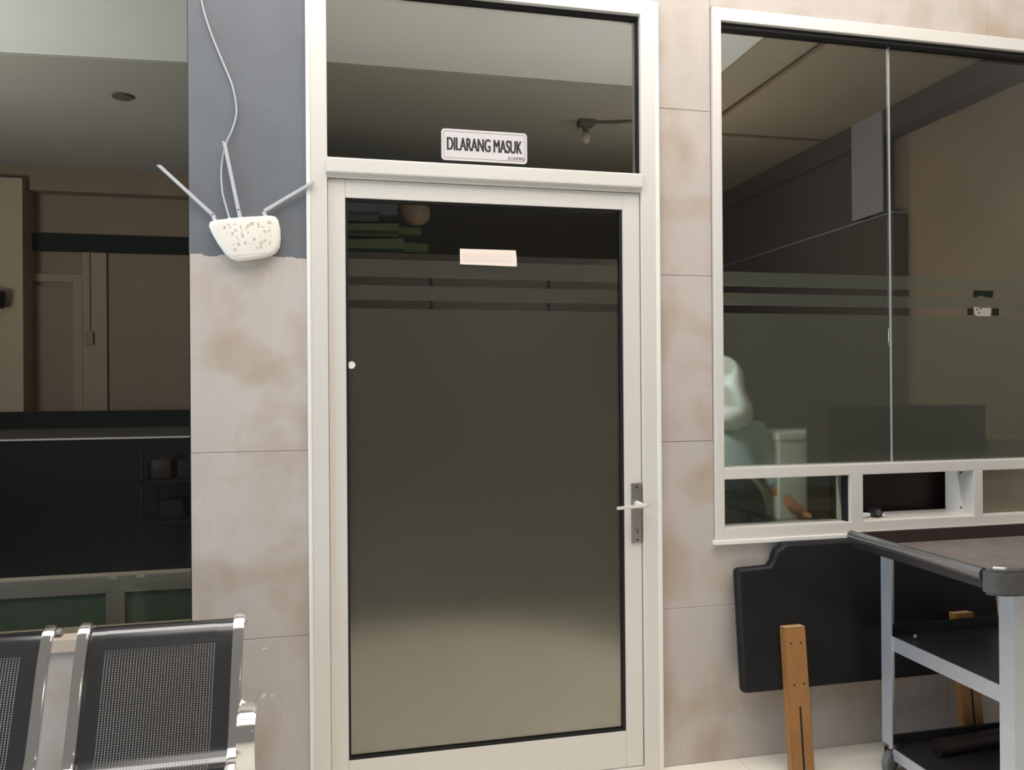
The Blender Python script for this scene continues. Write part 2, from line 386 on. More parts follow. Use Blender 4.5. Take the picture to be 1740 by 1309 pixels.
# ------------------------------------------------------------------ window on the right
win = empty('window_1', (2.3, 0, .8), kind='structure', label='silver framed reception window with frosted film')
WX1 = 3.06
B(WX1 - .0005, 3.10, -.016, .06, .80, 2.745, .003).build('frame_side', 'alu', win)
B(1.312, 1.346, -.016, .06, .80, 2.745, .003).build('frame_side', 'alu', win)
B(1.3445, WX1, -.0155, .06, 2.698, 2.745, .003).build('frame_top', 'alu', win)
B(1.3445, WX1, .0, .045, 2.680, 2.699).build('gasket', 'rubber', win)
B(1.3445, WX1, -.0155, .06, .805, .849, .003).build('frame_bottom', 'alu', win)
B(1.305, WX1, -.022, .06, .790, .806, .003).build('sill', 'white_bead', win)
B(1.3445, WX1, -.0155, .075, 1.026, 1.066, .003).build('mid_rail', 'alu', win)
B(1.864, 1.917, -.0155, .075, .848, 1.027, .003).build('mullion', 'alu', win)
ml = B(2.412, 2.453, -.0155, .135, .848, 1.027, .003).build('mullion', 'alu', win)
B(1.917, 2.412, -.0, .135, .8485, .8535).build('opening_sill', 'alu', win)
for z in (.872, 1.012): MB().cyl((2.4105, .05, z), (2.4125, .05, z), .005, 10).build('screw', 'steel', ml)
def wpane(x0, x1, z0, z1, films, mat='glass', film='film_win'):
    p = B(x0, x1, .028, .034, z0, z1).build('glass_pane', mat, win)
    for a, b in films: B(x0 + .001, x1 - .001, .0345, .0365, a, b).build('frosted_film', film, p)
    return p
WF = [(1.068, 1.637), (1.667, 1.712), (1.738, 1.791)]
wpane(1.346, 2.072, 1.066, 2.698, WF); wpane(2.080, WX1, 1.066, 2.698, WF)
B(2.0725, 2.0795, .026, .036, 1.066, 2.685).build('silicone_joint', 'silicone', win)
wpane(1.346, 1.864, .849, 1.026, [(.850, 1.025)], film='film_low'); wpane(2.453, WX1, .849, 1.026, [(.850, 1.025)], film='film_beige')
B(1.856, 1.864, .0, .03, .849, 1.026).build('gasket', 'rubber', win)

# ------------------------------------------------------------------ window on the left
wl = empty('window_2', (-1.8, 0, .57), kind='structure', label='frameless clear glass window left of the pillar')
B(XL, -.478, .05, .056, .612, 3.0).build('glass_pane', 'glass_left', wl)
B(XL, -.4765, -.012, .12, .572, .612, .003).build('sill', 'cream', wl)
B(-.484, -.4768, .03, .06, .612, 3.0).build('gasket', 'rubber', wl)

# ------------------------------------------------------------------ rooms behind the glass: shell
def struct(name, mb, mat): return tag(mb.build(name, mat, origin=(0, 0, 0)), kind='structure')
struct('wall_left_room_back', B(-4.2, -.32, 3.5, 3.6, 0, 3.25), 'wall_brown')
struct('wall_left', B(-4.3, -4.2, .13, 3.6, 0, 3.25), 'wall_brown')
struct('wall_partition', B(-.36, -.24, .12, 4.2, 0, 3.25), 'wall_brown')
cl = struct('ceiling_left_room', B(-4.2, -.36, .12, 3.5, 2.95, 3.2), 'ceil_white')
MB().prism([(-4.2, 1.59), (-1.562, 1.425), (-.742, 1.374), (-.36, 1.35), (-.36, 3.5), (-4.2, 3.5)], lambda x, y: (x, y, 2.938), lambda x, y: (x, y, 2.951)).build('dim_ceiling', 'ceil_dim_olive', cl)  # ceiling beyond the lit strip, its dimness painted in
MB().tube([(-1.15, 1.86, 2.925), (-1.15, 1.86, 2.938)], .05, 20).build('ceiling_sensor', 'wall_dark', cl)
struct('trim_beam', B(-4.2, -.36, 3.38, 3.5, 2.77, 2.94, .004), 'wall_brown')
struct('trim_band', B(-4.2, -.36, 3.47, 3.51, 2.362, 2.488, .004), 'band')
struct('trim_column', B(-3.0, -2.16, 3.3, 3.5, 0, 2.83, .004), 'wall_tan')
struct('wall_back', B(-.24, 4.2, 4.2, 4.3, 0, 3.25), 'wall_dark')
struct('wall_right', B(3.16, 3.3, .12, 4.2, 0, 3.25), 'wall_tan')
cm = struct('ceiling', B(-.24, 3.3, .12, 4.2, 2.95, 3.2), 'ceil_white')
B(-.24, 1.87, 1.24, 4.2, 2.938, 2.951).build('dim_ceiling', 'ceil_dim_olive', cm)  # same ceiling past the lit strip, dimmer light painted as olive
B(1.87, 3.16, .12, 4.2, 2.938, 2.951).build('dim_ceiling', 'ceil_dim_brown', cm)  # right side of the ceiling, lower light painted as brown
struct('trim_right_beam', B(3.02, 3.16, .13, 4.2, 2.80, 2.938, .004), 'wall_dark')
struct('floor_inside', B(-.30, 3.3, .12, 4.2, -.06, 0), 'floor_tile')
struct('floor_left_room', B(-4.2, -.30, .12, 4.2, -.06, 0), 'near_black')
MB().tube([(2.14, .14, 2.918), (2.13, 1.6, 2.918), (2.10, 4.1, 2.918)], .009, 8).build('ceiling_pipe', 'wall_brown', cm)
MB().tube([(1.9, 1.82, 2.925), (3.0, 1.80, 2.925)], .006, 8).build('conduit', 'wall_brown', cm)

# ------------------------------------------------------------------ things in the left room
dt = empty('wall_trim_door', (-1.8, 3.48, 0), label='brown panelled door with pale casing behind the left window', cat='door')
B(-2.16, -1.90, 3.478, 3.5, 0, 2.11, .004).build('door_leaf', 'wall_brown', dt)
B(-1.90, -1.84, 3.472, 3.5, 0, 2.20, .004).build('casing', 'casing', dt)
B(-2.16, -1.90, 3.472, 3.5, 2.14, 2.20, .004).build('casing', 'casing', dt)
B(-1.84, -1.68, 3.476, 3.5, 0, 2.36, .004).build('side_panel', 'casing', dt)
sw = empty('switch_box', (-1.79, 3.476, 1.70), label='small brown wall switch box with a conduit behind the left window', cat='switch')
B(-1.82, -1.765, 3.455, 3.476, 1.69, 1.79, .006).build('box_body', 'wall_brown', sw)
MB().tube([(-1.792, 3.468, 1.785), (-1.792, 3.468, 2.36)], .006, 8).build('conduit', 'casing', sw)
cc = empty('security_camera', (-2.35, 3.3, 1.98), label='small black camera on an arm at the tan column', cat='camera')
MB().tube([(-2.62, 3.28, 1.99), (-2.34, 3.2, 2.0)], .026, 10).build('arm', 'near_black', cc)
MB().obox(Vector((-2.30, 3.2, 1.985)), .11, .09, .115, Matrix.Rotation(.12, 3, 'Y'), .012).build('camera_head', 'near_black', cc)
co = empty('long_counter', (-2.2, 3.2, 0), label='long black fronted counter with a thin white edge behind the left window', cat='counter')
B(-4.1, -.37, 2.98, 3.29, 0, 1.040, .004).build('counter_body', 'near_black', co)
B(-4.1, -.37, 2.95, 3.29, 1.041, 1.053, .002).build('white_edge', 'counter_white', co)
MB().prism([(2.965, 1.054), (3.23, 1.105), (3.29, 1.105), (3.29, 1.054)], lambda y, z: (-4.1, y, z), lambda y, z: (-.37, y, z)).build('counter_top', 'counter_grey', co)
B(-4.1, -.37, 3.24, 3.29, 1.106, 1.222, .004).build('back_ledge', 'band', co)
rk = empty('shelf_rack', (-1.0, 2.6, 0), label='dark narrow rack with dim bundles behind the left window', cat='rack')
for x in (-1.22, -.80):
    for y in (2.45, 2.8): B(x, x + .02, y, y + .02, 0, .99).build('post', 'near_black', rk)
for z in (.25, .55, .80): B(-1.22, -.78, 2.45, 2.82, z, z + .015).build('shelf_board', 'near_black', rk)
for i, (x, z, mt) in enumerate(((-1.12, .815, 'cabinet_brown'), (-.95, .815, 'near_black'), (-1.05, .565, 'near_black'), (-.9, .265, 'near_black'))):
    b = MB().box(x - .07, x + .07, 2.5, 2.72, z, z + .12, .03).build('bundle', mt, None, True)
    tag(b, ['dark reddish bundle on the top shelf of the dim rack', 'brown bundle beside the reddish one on the dim rack', 'dark greenish bundle on the middle shelf of the dim rack', 'brown bundle on the lowest shelf of the dim rack'][i], 'bundle', 'bundles on the dim rack')
pt = empty('low_partition', (-1.0, .62, 0), label='low beige framed partition with green panels behind the left window', cat='partition')
B(-4.0, -.37, .60, .66, .595, .662, .004).build('top_rail', 'rail_beige', pt)
B(-.894, -.826, .60, .66, .03, .596, .004).build('post', 'rail_beige', pt)
for x in (-1.75, -2.6): B(x, x + .066, .60, .66, .03, .596, .004).build('post', 'rail_beige', pt)
B(-4.0, -.37, .60, .66, 0, .03).build('bottom_rail', 'rail_beige', pt)
for x0, x1 in ((-.826, -.37), (-1.684, -.894), (-2.534, -1.75), (-4.0, -2.6)): B(x0, x1, .622, .634, .03, .596).build('green_panel', 'green_glass', pt)

# ------------------------------------------------------------------ things in the main room
wd = empty('wardrobe', (.8, 2.25, 0), label='tall dark cabinet standing behind the glass door', cat='cabinet')
B(-.22, 1.95, 2.0, 2.55, 0, 2.165, .006).build('cabinet_body', 'wardrobe_brown', wd)
for x in (-.21, .51, 1.23): B(x, x + .70, 1.975, 2.0, .03, 2.13, .006).build('cabinet_door', 'wardrobe_brown', wd)
def bundle(x0, x1, y0, y1, z0, z1, mat, label):
    t = bmesh.new(); bmesh.ops.create_cube(t, size=1); bmesh.ops.bevel(t, geom=t.edges[:], offset=.22, segments=4, affect='EDGES')
    for v in t.verts:
        v.co.x = (x0 + x1) / 2 + v.co.x * (x1 - x0); v.co.y = (y0 + y1) / 2 + v.co.y * (y1 - y0)
        v.co.z = z0 + (v.co.z + .5) * (z1 - z0) * (1 - .12 * math.sin((v.co.x - x0) * 9))
    b = MB(); b._add(t); return tag(b.build('folded_linen', mat, None, True), label, 'linen', 'linen on the tall cabinet')
bundle(-.20, .50, 2.0, 2.45, 2.166, 2.262, 'linen_green', 'folded green linen at the bottom of the pile on the dark cabinet')
bundle(-.18, .46, 2.01, 2.45, 2.280, 2.35, 'linen_green', 'second folded green linen of the pile on the dark cabinet')
bundle(-.20, .32, 2.01, 2.45, 2.368, 2.54, 'linen_grey', 'rumpled grey cloth on top of the green linen')
cu = MB().sphere((.425, 2.10, 2.435), .095, .08, .083, rot=Matrix.Rotation(.5, 3, 'Y')).build('cushion', 'linen_brown', None, True)
tag(cu, 'small brown patterned cushion beside the rumpled grey cloth', 'cushion')
# bulb holder under the ceiling
bl = empty('ceiling_bulb', (1.40, 1.75, 2.938), label='bare bulb in a dark holder under the ceiling seen through the transom', cat='lamp')
B(1.355, 1.45, 1.72, 1.80, 2.905, 2.938, .008).build('mount', 'wall_dark', bl)
MB().tube([(1.40, 1.76, 2.906), (1.40, 1.76, 2.865)], .018, 12).build('holder', 'wall_dark', bl)
MB().sphere((1.40, 1.76, 2.835), .028, .028, .036).build('bulb', 'ceil_dim_brown', bl, True)
MB().tube([(1.45, 1.75, 2.925), (1.58, 1.72, 2.925), (1.68, 1.69, 2.93)], .008, 8).build('conduit', 'wall_dark', bl)
# partition boards on the right
pb = empty('partition_board', (3.1, 2.2, 0), label='dark tall partition board with a thin pale top edge behind the right window', cat='board')
B(3.06, 3.155, 1.235, 4.1, 0, 2.345, .004).build('board', 'wall_dark', pb)
B(3.055, 3.155, 1.235, 4.1, 2.346, 2.354).build('edge_strip', 'pale_blue', pb)
B(3.065, 3.155, 1.53, 4.1, 2.355, 2.798, .004).build('upper_board', 'wall_dark', pb)
cp = B(3.008, 3.019, 1.26, 1.53, 2.356, 2.936, .002).build('pale_reflection', 'pale_blue', None); tag(cp, 'pale bluish reflection above the dark partition board, built as a panel', 'panel')  # reflection in the window, built as a solid pale sheet
# desk, box, cabinet
dk = empty('desk', (2.2, .45, 0), label='long brown desk just inside the reception window', cat='desk')
B(1.78, 3.12, .16, .80, .765, .795, .004).build('desk_top', 'desk', dk)
for x in (1.80, 3.06): B(x, x + .04, .19, .77, 0, .765).build('leg_panel', 'cabinet_brown', dk)
bx = empty('document_box', (1.95, .42, .795), label='white box on the desk behind the frosted pane', cat='box')
B(1.80, 2.10, .37, .62, .796, 1.13, .006).build('box_body', 'box_white', bx)
B(1.795, 2.105, .365, .625, 1.131, 1.165, .006).build('lid', 'box_white', bx)
wc = empty('wooden_cabinet', (2.3, .3, .796), label='dark brown wooden cabinet on the desk behind the window opening', cat='cabinet')
B(1.915, 2.665, .19, .35, .796, 1.277, .004).build('cabinet_body', 'cabinet_brown', wc)
B(1.925, 2.655, .182, .19, .806, 1.267, .003).build('back_panel', 'cabinet_brown', wc)

# ------------------------------------------------------------------ person behind the frosted pane
def skin_obj(name, verts, edges, radii, mat, parent, sub=2, root=0):
    me = bpy.data.meshes.new(name); org = world_loc(parent)
    me.from_pydata([tuple(Vector(v) - org) for v in verts], edges, [])
    o = bpy.data.objects.new(name, me); COL.objects.link(o); o.parent = parent
    o.modifiers.new('skin', 'SKIN'); s = o.modifiers.new('sub', 'SUBSURF'); s.levels = sub; s.render_levels = sub
    for i, r in enumerate(radii):
        d = me.skin_vertices[0].data[i]; d.radius = r if isinstance(r, tuple) else (r, r); d.use_root = (i == root)
    dg = bpy.context.evaluated_depsgraph_get(); ev = o.evaluated_get(dg)
    nm = bpy.data.meshes.new_from_object(ev); o.modifiers.clear(); o.data = nm
    for f in nm.polygons: f.use_smooth = True
    nm.materials.clear(); nm.materials.append(M[mat]); bpy.data.meshes.remove(me); nm.name = name
    return o
PX, PY = 1.585, .44
ct = empty('carton', (2.9, .4, .796), label='brown carton on the desk behind the right lower frosted pane', cat='carton')
B(2.71, 3.08, .22, .58, .7965, 1.12, .005).build('carton_body', 'carton', ct)
for y0, y1 in ((.221, .397), (.403, .579)): B(2.712, 3.078, y0, y1, 1.1205, 1.1245, .001).build('flap', 'carton', ct)
pe = empty('person', (PX, PY, 0), label='person in a white headscarf and pale blue top, turned away behind frosted glass', cat='person')
def q(x, y, z): return (PX + x, PY + y, z)
V = [q(0, 0, .80), q(0, .01, .92), q(0, .02, 1.06), q(0, .02, 1.17), q(0, .02, 1.235), q(0, .03, 1.30), q(0, .035, 1.40),
     q(.07, 0, .74), q(.085, .01, .42), q(.09, -.005, .09), q(.10, .11, .03), q(-.07, 0, .74), q(-.085, .01, .42), q(-.09, -.005, .09), q(-.10, .11, .03),
     q(.145, .02, 1.165), q(.195, .0, .98), q(.27, -.06, .855), q(.325, -.075, .82), q(-.145, .02, 1.165), q(-.19, .03, .96), q(-.13, .16, .85), q(-.09, .22, .83)]
E_ = [(0, 1), (1, 2), (2, 3), (3, 4), (4, 5), (5, 6), (0, 7), (7, 8), (8, 9), (9, 10), (0, 11), (11, 12), (12, 13), (13, 14), (3, 15), (15, 16), (16, 17), (17, 18), (3, 19), (19, 20), (20, 21), (21, 22)]
Rr = [(.125, .10), (.11, .085), (.125, .09), (.12, .085), .05, .048, (.068, .085), .075, .052, .036, .034, .075, .052, .036, .034, .052, .04, .030, .026, .052, .04, .030, .026]
body = skin_obj('body', V, E_, Rr, 'skin', pe)
for sx, hx, hy, hz, dx, dy in ((1, .335, -.078, .815, 1, -.25), (-1, -.085, .23, .828, .5, .9)):
    d = Vector((dx, dy, -.12)).normalized(); sd = Vector((-d.y, d.x, 0)).normalized(); o = Vector(q(hx, hy, hz))
    hv = [o - d * .03, o + d * .035]; he = [(0, 1)]; hr = [.022, (.034, .015)]
    for k, ln in enumerate((.066, .074, .07, .056)):
        b = o + d * .04 + sd * (-.027 + .018 * k); n = len(hv)
        hv += [b, b + d * ln * .5 + Vector((0, 0, .004)), b + d * ln + Vector((0, 0, -.012))]; he += [(1, n), (n, n + 1), (n + 1, n + 2)]; hr += [.0095, .0085, .007]
    b = o + sd * -.03; n = len(hv); hv += [b, b - sd * .025 + d * .03 + Vector((0, 0, -.006))]; he += [(0, n), (n, n + 1)]; hr += [.012, .009]
    skin_obj('hand', hv, he, hr, 'skin', pe, 1)
tv = [q(0, 0, .98), q(0, .01, 1.03), q(0, .02, 1.08), q(0, .02, 1.18), q(0, .02, 1.235), q(.148, .02, 1.165), q(.198, .0, .98), q(.235, -.035, .92), q(-.148, .02, 1.165), q(-.193, .03, .96), q(-.16, .09, .90)]
skin_obj('shirt', tv, [(0, 1), (1, 2), (2, 3), (3, 4), (3, 5), (5, 6), (6, 7), (3, 8), (8, 9), (9, 10)], [(.175, .13), (.16, .115), (.15, .108), (.145, .10), .06, .064, .053, .045, .064, .053, .045], 'cloth_blue', pe)
lv_ = [q(0, -.01, 1.02), q(0, -.02, .86), q(.075, 0, .72), q(.088, .01, .42), q(.092, 0, .11), q(-.075, 0, .72), q(-.088, .01, .42), q(-.092, 0, .11)]
skin_obj('trousers', lv_, [(0, 1), (1, 2), (2, 3), (3, 4), (1, 5), (5, 6), (6, 7)], [(.165, .125), (.225, .155), .11, .075, .058, .10, .075, .058], 'cloth_dark', pe)
for s in (-1, 1):
    MB().sphere(q(s * .098, .07, .035), .045, .12, .035).build('shoe', 'shoe', pe, True)
hs = bmesh.new(); bmesh.ops.create_uvsphere(hs, u_segments=24, v_segments=16, radius=1)
for v in list(hs.verts):
    x, y, z = v.co
    flare = 1 + (1.05 * min(1, max(0, -z - .15) * 1.5) if z < 0 else 0)
    v.co = Vector((x * .093 * flare + PX, y * .112 * flare + PY + .03, 1.385 + z * (.112 if z > 0 else .225)))
# open the front so the face shows
bmesh.ops.delete(hs, geom=[f for f in hs.faces if (f.calc_center_median().y > PY + .095 and abs(f.calc_center_median().x - PX) < .06 and 1.30 < f.calc_center_median().z < 1.45)], context='FACES')
hb_ = MB(); hb_._add(hs); hb_.build('headscarf', 'cloth_white', pe, True)
fc = MB(); fc.sphere(q(0, .125, 1.375), .012, .02, .018); fc.build('nose', 'skin', pe, True)
for s in (-1, 1): MB().sphere(q(s * .03, .118, 1.40), .011, .008, .007, 10, 6).build('eye', 'eye', pe, True)
MB().sphere(q(0, .118, 1.338), .022, .008, .007, 10, 6).build('mouth', 'linen_brown', pe, True)

# ------------------------------------------------------------------ sign and labels on the glass
def text_mesh(body, size, bold=0.0):
    cu = bpy.data.curves.new('t', 'FONT'); cu.body = body; cu.size = size; cu.offset = bold; cu.resolution_u = 4
    o = bpy.data.objects.new('t', cu); COL.objects.link(o)
    dg = bpy.context.evaluated_depsgraph_get(); me = bpy.data.meshes.new_from_object(o.evaluated_get(dg))
    bpy.data.objects.remove(o); bpy.data.curves.remove(cu); return me
def lettering(name, body, x0, x1, z0, z1, y, mat, parent, bold=0.0):
    """flat printed letters; the strokes are thickened by laying shifted copies over each other"""
    me0 = text_mesh(body, 1.0); vs = [v.co.copy() for v in me0.vertices]; fs = [tuple(f.vertices) for f in me0.polygons]
    a0, a1 = min(v.x for v in vs), max(v.x for v in vs); b0, b1 = min(v.y for v in vs), max(v.y for v in vs)
    org = world_loc(parent); V = []; F = []
    for k, (dx, dz) in enumerate(((0, 0), (1, 0), (-1, 0), (.5, 0), (-.5, 0)) if bold else ((0, 0),)):
        n = len(V)
        for v in vs:
            X = x0 + (v.x - a0) / (a1 - a0) * (x1 - x0) + dx * bold; Z = z0 + (v.y - b0) / (b1 - b0) * (z1 - z0)
            V.append(Vector((X, y - .00002 * k, Z)) - org)
        F += [tuple(i + n for i in f) for f in fs]
    me = bpy.data.meshes.new(name); me.from_pydata(V, [], F); bpy.data.meshes.remove(me0)
    me.materials.append(M[mat]); o = bpy.data.objects.new(name, me); COL.objects.link(o); o.parent = parent; return o
def rrect(x0, x1, z0, z1, r, n=5):
    p = []
    for cx, cz, a in ((x1 - r, z1 - r, 0), (x0 + r, z1 - r, 90), (x0 + r, z0 + r, 180), (x1 - r, z0 + r, 270)):
        for k in range(n + 1):
            t = math.radians(a + 90 * k / n); p.append((cx + r * math.cos(t), cz + r * math.sin(t)))
    return p
SX0, SX1, SZ0, SZ1 = .327, .627, 2.146, 2.253
sg = empty('door_sign', (.477, .028, SZ0), label='white sign reading DILARANG MASUK on the transom glass', cat='sign')
MB().prism(rrect(SX0, SX1, SZ0, SZ1, .012), lambda x, z: (x, .0255, z), lambda x, z: (x, .0298, z)).build('sign_plate', 'sign_white', sg)
def ring(x0, x1, z0, z1, r, wd_, y, name, mat, parent):
    a = rrect(x0, x1, z0, z1, r); b = rrect(x0 + wd_, x1 - wd_, z0 + wd_, z1 - wd_, max(r - wd_, .001)); t = bmesh.new(); n = len(a)
    A = [t.verts.new((x, y, z)) for x, z in a]; Bv = [t.verts.new((x, y, z)) for x, z in b]
    for i in range(n): t.faces.new((A[i], A[(i + 1) % n], Bv[(i + 1) % n], Bv[i]))
    k = MB(); k._add(t); return k.build(name, mat, parent)
ring(SX0 + .0075, SX1 - .0075, SZ0 + .0075, SZ1 - .0075, .008, .0013, .0251, 'border_line', 'grey_ink', sg)
lettering('lettering', 'DILARANG MASUK', SX0 + .020, SX1 - .019, SZ0 + .034, SZ0 + .0785, .0250, 'ink', sg, .0016)
lettering('maker_mark', '(CAPRI)', SX1 - .068, SX1 - .010, SZ0 + .0095, SZ0 + .022, .0249, 'grey_ink', sg, .0006)
lb = empty('paper_label', (.48, .018, 1.786), label='blank looking cream paper label on the door glass above the stripes', cat='label')
LX0, LX1 = .387, .584
MB().prism([(LX0, 1.789), (LX1 + .001, 1.786), (LX1 + .001, 1.815), (LX1 - .002, 1.842), (LX0, 1.842)], lambda x, z: (x, .0168, z), lambda x, z: (x, .0178, z)).build('paper', 'label', lb)
MB().box(LX0 + .008, LX1 - .014, .0164, .0167, 1.800, 1.828).build('faded_print', 'label_ink', lb)
tp = empty('tape_label', (2.5, .027, 1.66), label='torn cream sticker on the lower clear stripe of the right window', cat='sticker')
MB().prism([(2.460, 1.645), (2.472, 1.638), (2.535, 1.638), (2.538, 1.672), (2.50, 1.671), (2.457, 1.675)], lambda x, z: (x, .0262, z), lambda x, z: (x, .0278, z)).build('paper', 'rail_beige', tp)
for x, z in ((2.468, 1.664), (2.478, 1.651), (2.484, 1.668)): MB().box(x, x + .007, .0258, .0261, z - .003, z + .003).build('print_mark', 'cabinet_brown', tp)
t2 = MB().prism([(2.455, 1.712), (2.470, 1.714), (2.49, 1.721), (2.515, 1.716), (2.545, 1.712), (2.552, 1.740), (2.46, 1.741)], lambda x, z: (x, .0262, z), lambda x, z: (x, .0278, z)).build('tape_residue', 'band', None)
tag(t2, 'dark torn tape residue on the upper clear stripe of the right window', 'tape')
for i, (x0, x1, lab_) in enumerate(((2.428, 2.455, 'small dark brown tape square left of the torn sticker'), (2.545, 2.575, 'small dark green tape square right of the torn sticker'))):
    tag(MB().box(x0, x1, .0264, .0278, 1.641, 1.670).build('tape_square', ('cabinet_brown', 'band')[i], None), lab_, 'tape', 'tape squares on the window')
# bits on the window sill
def crumple(name, c, s, label):
    t = bmesh.new(); bmesh.ops.create_icosphere(t, subdivisions=2, radius=1)
    for v in t.verts: v.co = Vector((v.co.x * s[0], v.co.y * s[1], v.co.z * s[2])) * random.uniform(.6, 1.15)
    zmin = min(v.co.z for v in t.verts)
    for v in t.verts: v.co += Vector((c[0], c[1], c[2] - zmin))
    k = MB(); k._add(t); return tag(k.build(name, 'paper', None), label, 'paper', 'paper scraps on the sill')
crumple('paper_scrap', (1.955, .03, .8536), (.028, .012, .011), 'larger crumpled white paper scrap on the sill against the mullion')
crumple('paper_scrap', (2.035, .03, .8536), (.013, .01, .007), 'small white paper scrap on the sill right of the black cap')
kn = empty('black_cap', (2.005, .03, .8536), label='small round black cap lying on the window sill', cat='cap')
MB().tube([(2.005, .012, .8735), (2.005, .022, .8735), (2.005, .055, .8735)], [.017, .0195, .018], 20).build('cap_body', 'black_metal', kn, True)
MB().tube([(2.005, .0095, .8735), (2.005, .0125, .8735)], [.010, .012], 16).build('cap_centre', 'grey_rubber', kn, True)

# ------------------------------------------------------------------ router on the pillar
ro = empty('wifi_router', (-.31, -.02, 1.77), label='white router with three raised antennas hanging on the left pillar', cat='router')
def RP(u, v): # router plane: u along its top edge, v down from its top left corner
    a = math.radians(7.6); return (-.413 + u * math.cos(a) + v * math.sin(a), 1.893 + u * math.sin(a) - v * math.cos(a))
outline = [(.004, .0), (.020, -.004), (.10, -.006), (.185, -.003), (.200, .002), (.2065, .014), (.2085, .04), (.206, .07), (.199, .097), (.186, .114), (.166, .123), (.13, .1275), (.09, .1285), (.067, .127), (.050, .119), (.034, .102), (.018, .07), (.005, .036), (-.001, .012)]
def rp3(y): return lambda u, v: (RP(u, v)[0], y, RP(u, v)[1])
t = bmesh.new(); rings = []
for sc, y in ((1.0, -.004), (1.02, -.012), (1.02, -.022), (1.0, -.029), (.95, -.033), (.86, -.0345)):
    rings.append([t.verts.new((RP(.103 + (u - .103) * sc, .06 + (v - .06) * sc)[0], y, RP(.103 + (u - .103) * sc, .06 + (v - .06) * sc)[1])) for u, v in outline])
n = len(outline)
for a, b in zip(rings, rings[1:]):
    for k in range(n): t.faces.new((a[k], a[(k + 1) % n], b[(k + 1) % n], b[k]))
t.faces.new(rings[0]); t.faces.new(rings[-1]); bmesh.ops.recalc_face_normals(t, faces=t.faces[:])
rb = MB(); rb._add(t); rb.build('casing', 'white_plastic', ro, True)
pr = MB(); rnd = random.Random(11)
def mark(u, v, w_, h_):
    yy = -.0349 - rnd.uniform(0, .0003)
    f = lambda a, b: (RP(a, b)[0], yy, RP(a, b)[1]); g_ = lambda a, b: (RP(a, b)[0], yy + .0005, RP(a, b)[1])
    pr.prism([(u, v), (u + w_, v), (u + w_, v + h_), (u, v + h_)], f, g_)
for i in range(9):
    for j in range(6):
        u = .040 + i * .0165 + rnd.uniform(-.004, .004); v = .014 + j * .0145 + rnd.uniform(-.004, .004)
        if u < .030 + v * .30 or rnd.random() < .22: continue
        for k in range(rnd.choice((1, 1, 2, 3))): mark(u + rnd.uniform(0, .007), v + rnd.uniform(0, .007), rnd.choice((.003, .0045, .008)), rnd.choice((.003, .005, .009)))
for k, (u, l) in enumerate(((.060, .024), (.090, .009), (.104, .009), (.119, .040))): mark(u, .113, l, .0022)
pr = pr.build('printed_marks', 'print', ro); pr['kind'] = 'stuff'
def antenna(base, elbow, tip, name='antenna'):
    b = MB(); b.tube([base, elbow], [.0065, .0062], 10); s = b.build('antenna_base', 'grey_plastic', ro, True)
    d = (Vector(tip) - Vector(elbow)); L = d.length; d.normalize(); sd = d.cross(Vector((0, 1, 0))).normalized(); e = Vector(elbow)
    k = MB(); yv = Vector((0, 1, 0))
    k.prism([(-.006, -.006), (L - .004, -.0055), (L + .004, .0055), (.0, .006)], lambda a, c: e + d * a + sd * c - yv * .004, lambda a, c: e + d * a + sd * c + yv * .004, .0018)
    a_ = k.build('antenna', 'grey_plastic', ro, True)
    MB().cyl(e - yv * .0055, e - yv * .003, .0035, 10).build('hinge_pin', 'dark', a_)
def r3(u, v, y=-.018): return (RP(u, v)[0], y, RP(u, v)[1])
antenna(r3(.018, .002), r3(.014, -.022), (-.561, -.020, 2.066))
antenna(r3(.094, .0), r3(.092, -.030), (-.367, -.022, 2.150))
antenna(r3(.172, .002), r3(.167, -.020), (-.092, -.026, 2.036))
B(RP(.055, 0)[0], RP(.067, 0)[0], -.024, -.010, RP(.06, 0)[1] - .004, RP(.06, 0)[1] + .009, .002).build('plug', 'white_plastic', ro)
# cable
cp_ = [(-.452, -.004, 2.80), (-.440, -.005, 2.66), (-.432, -.005, 2.585), (-.408, -.006, 2.50), (-.375, -.006, 2.415), (-.344, -.007, 2.335), (-.332, -.008, 2.27), (-.333, -.010, 2.235), (-.345, -.012, 2.19), (-.360, -.013, 2.155), (-.372, -.012, 2.11), (-.378, -.012, 2.05), (-.374, -.013, 1.99), (-.362, -.015, 1.94), (-.353, -.017, 1.908)]
def spline(P, n=5):
    P = [Vector(p) for p in P]; out = []
    for i in range(len(P) - 1):
        a, b, c, d = P[max(i - 1, 0)], P[i], P[i + 1], P[min(i + 2, len(P) - 1)]
        for k in range(n):
            s = k / n; out.append(.5 * ((2 * b) + (c - a) * s + (2 * a - 5 * b + 4 * c - d) * s * s + (3 * b - a - 3 * c + d) * s ** 3))
    return out + [P[-1]]
cb = MB().tube(spline(cp_), .0030, 8).build('cable', 'cable', None, True); tag(cb, 'thin grey cable hanging down the painted pillar to the router', 'cable')

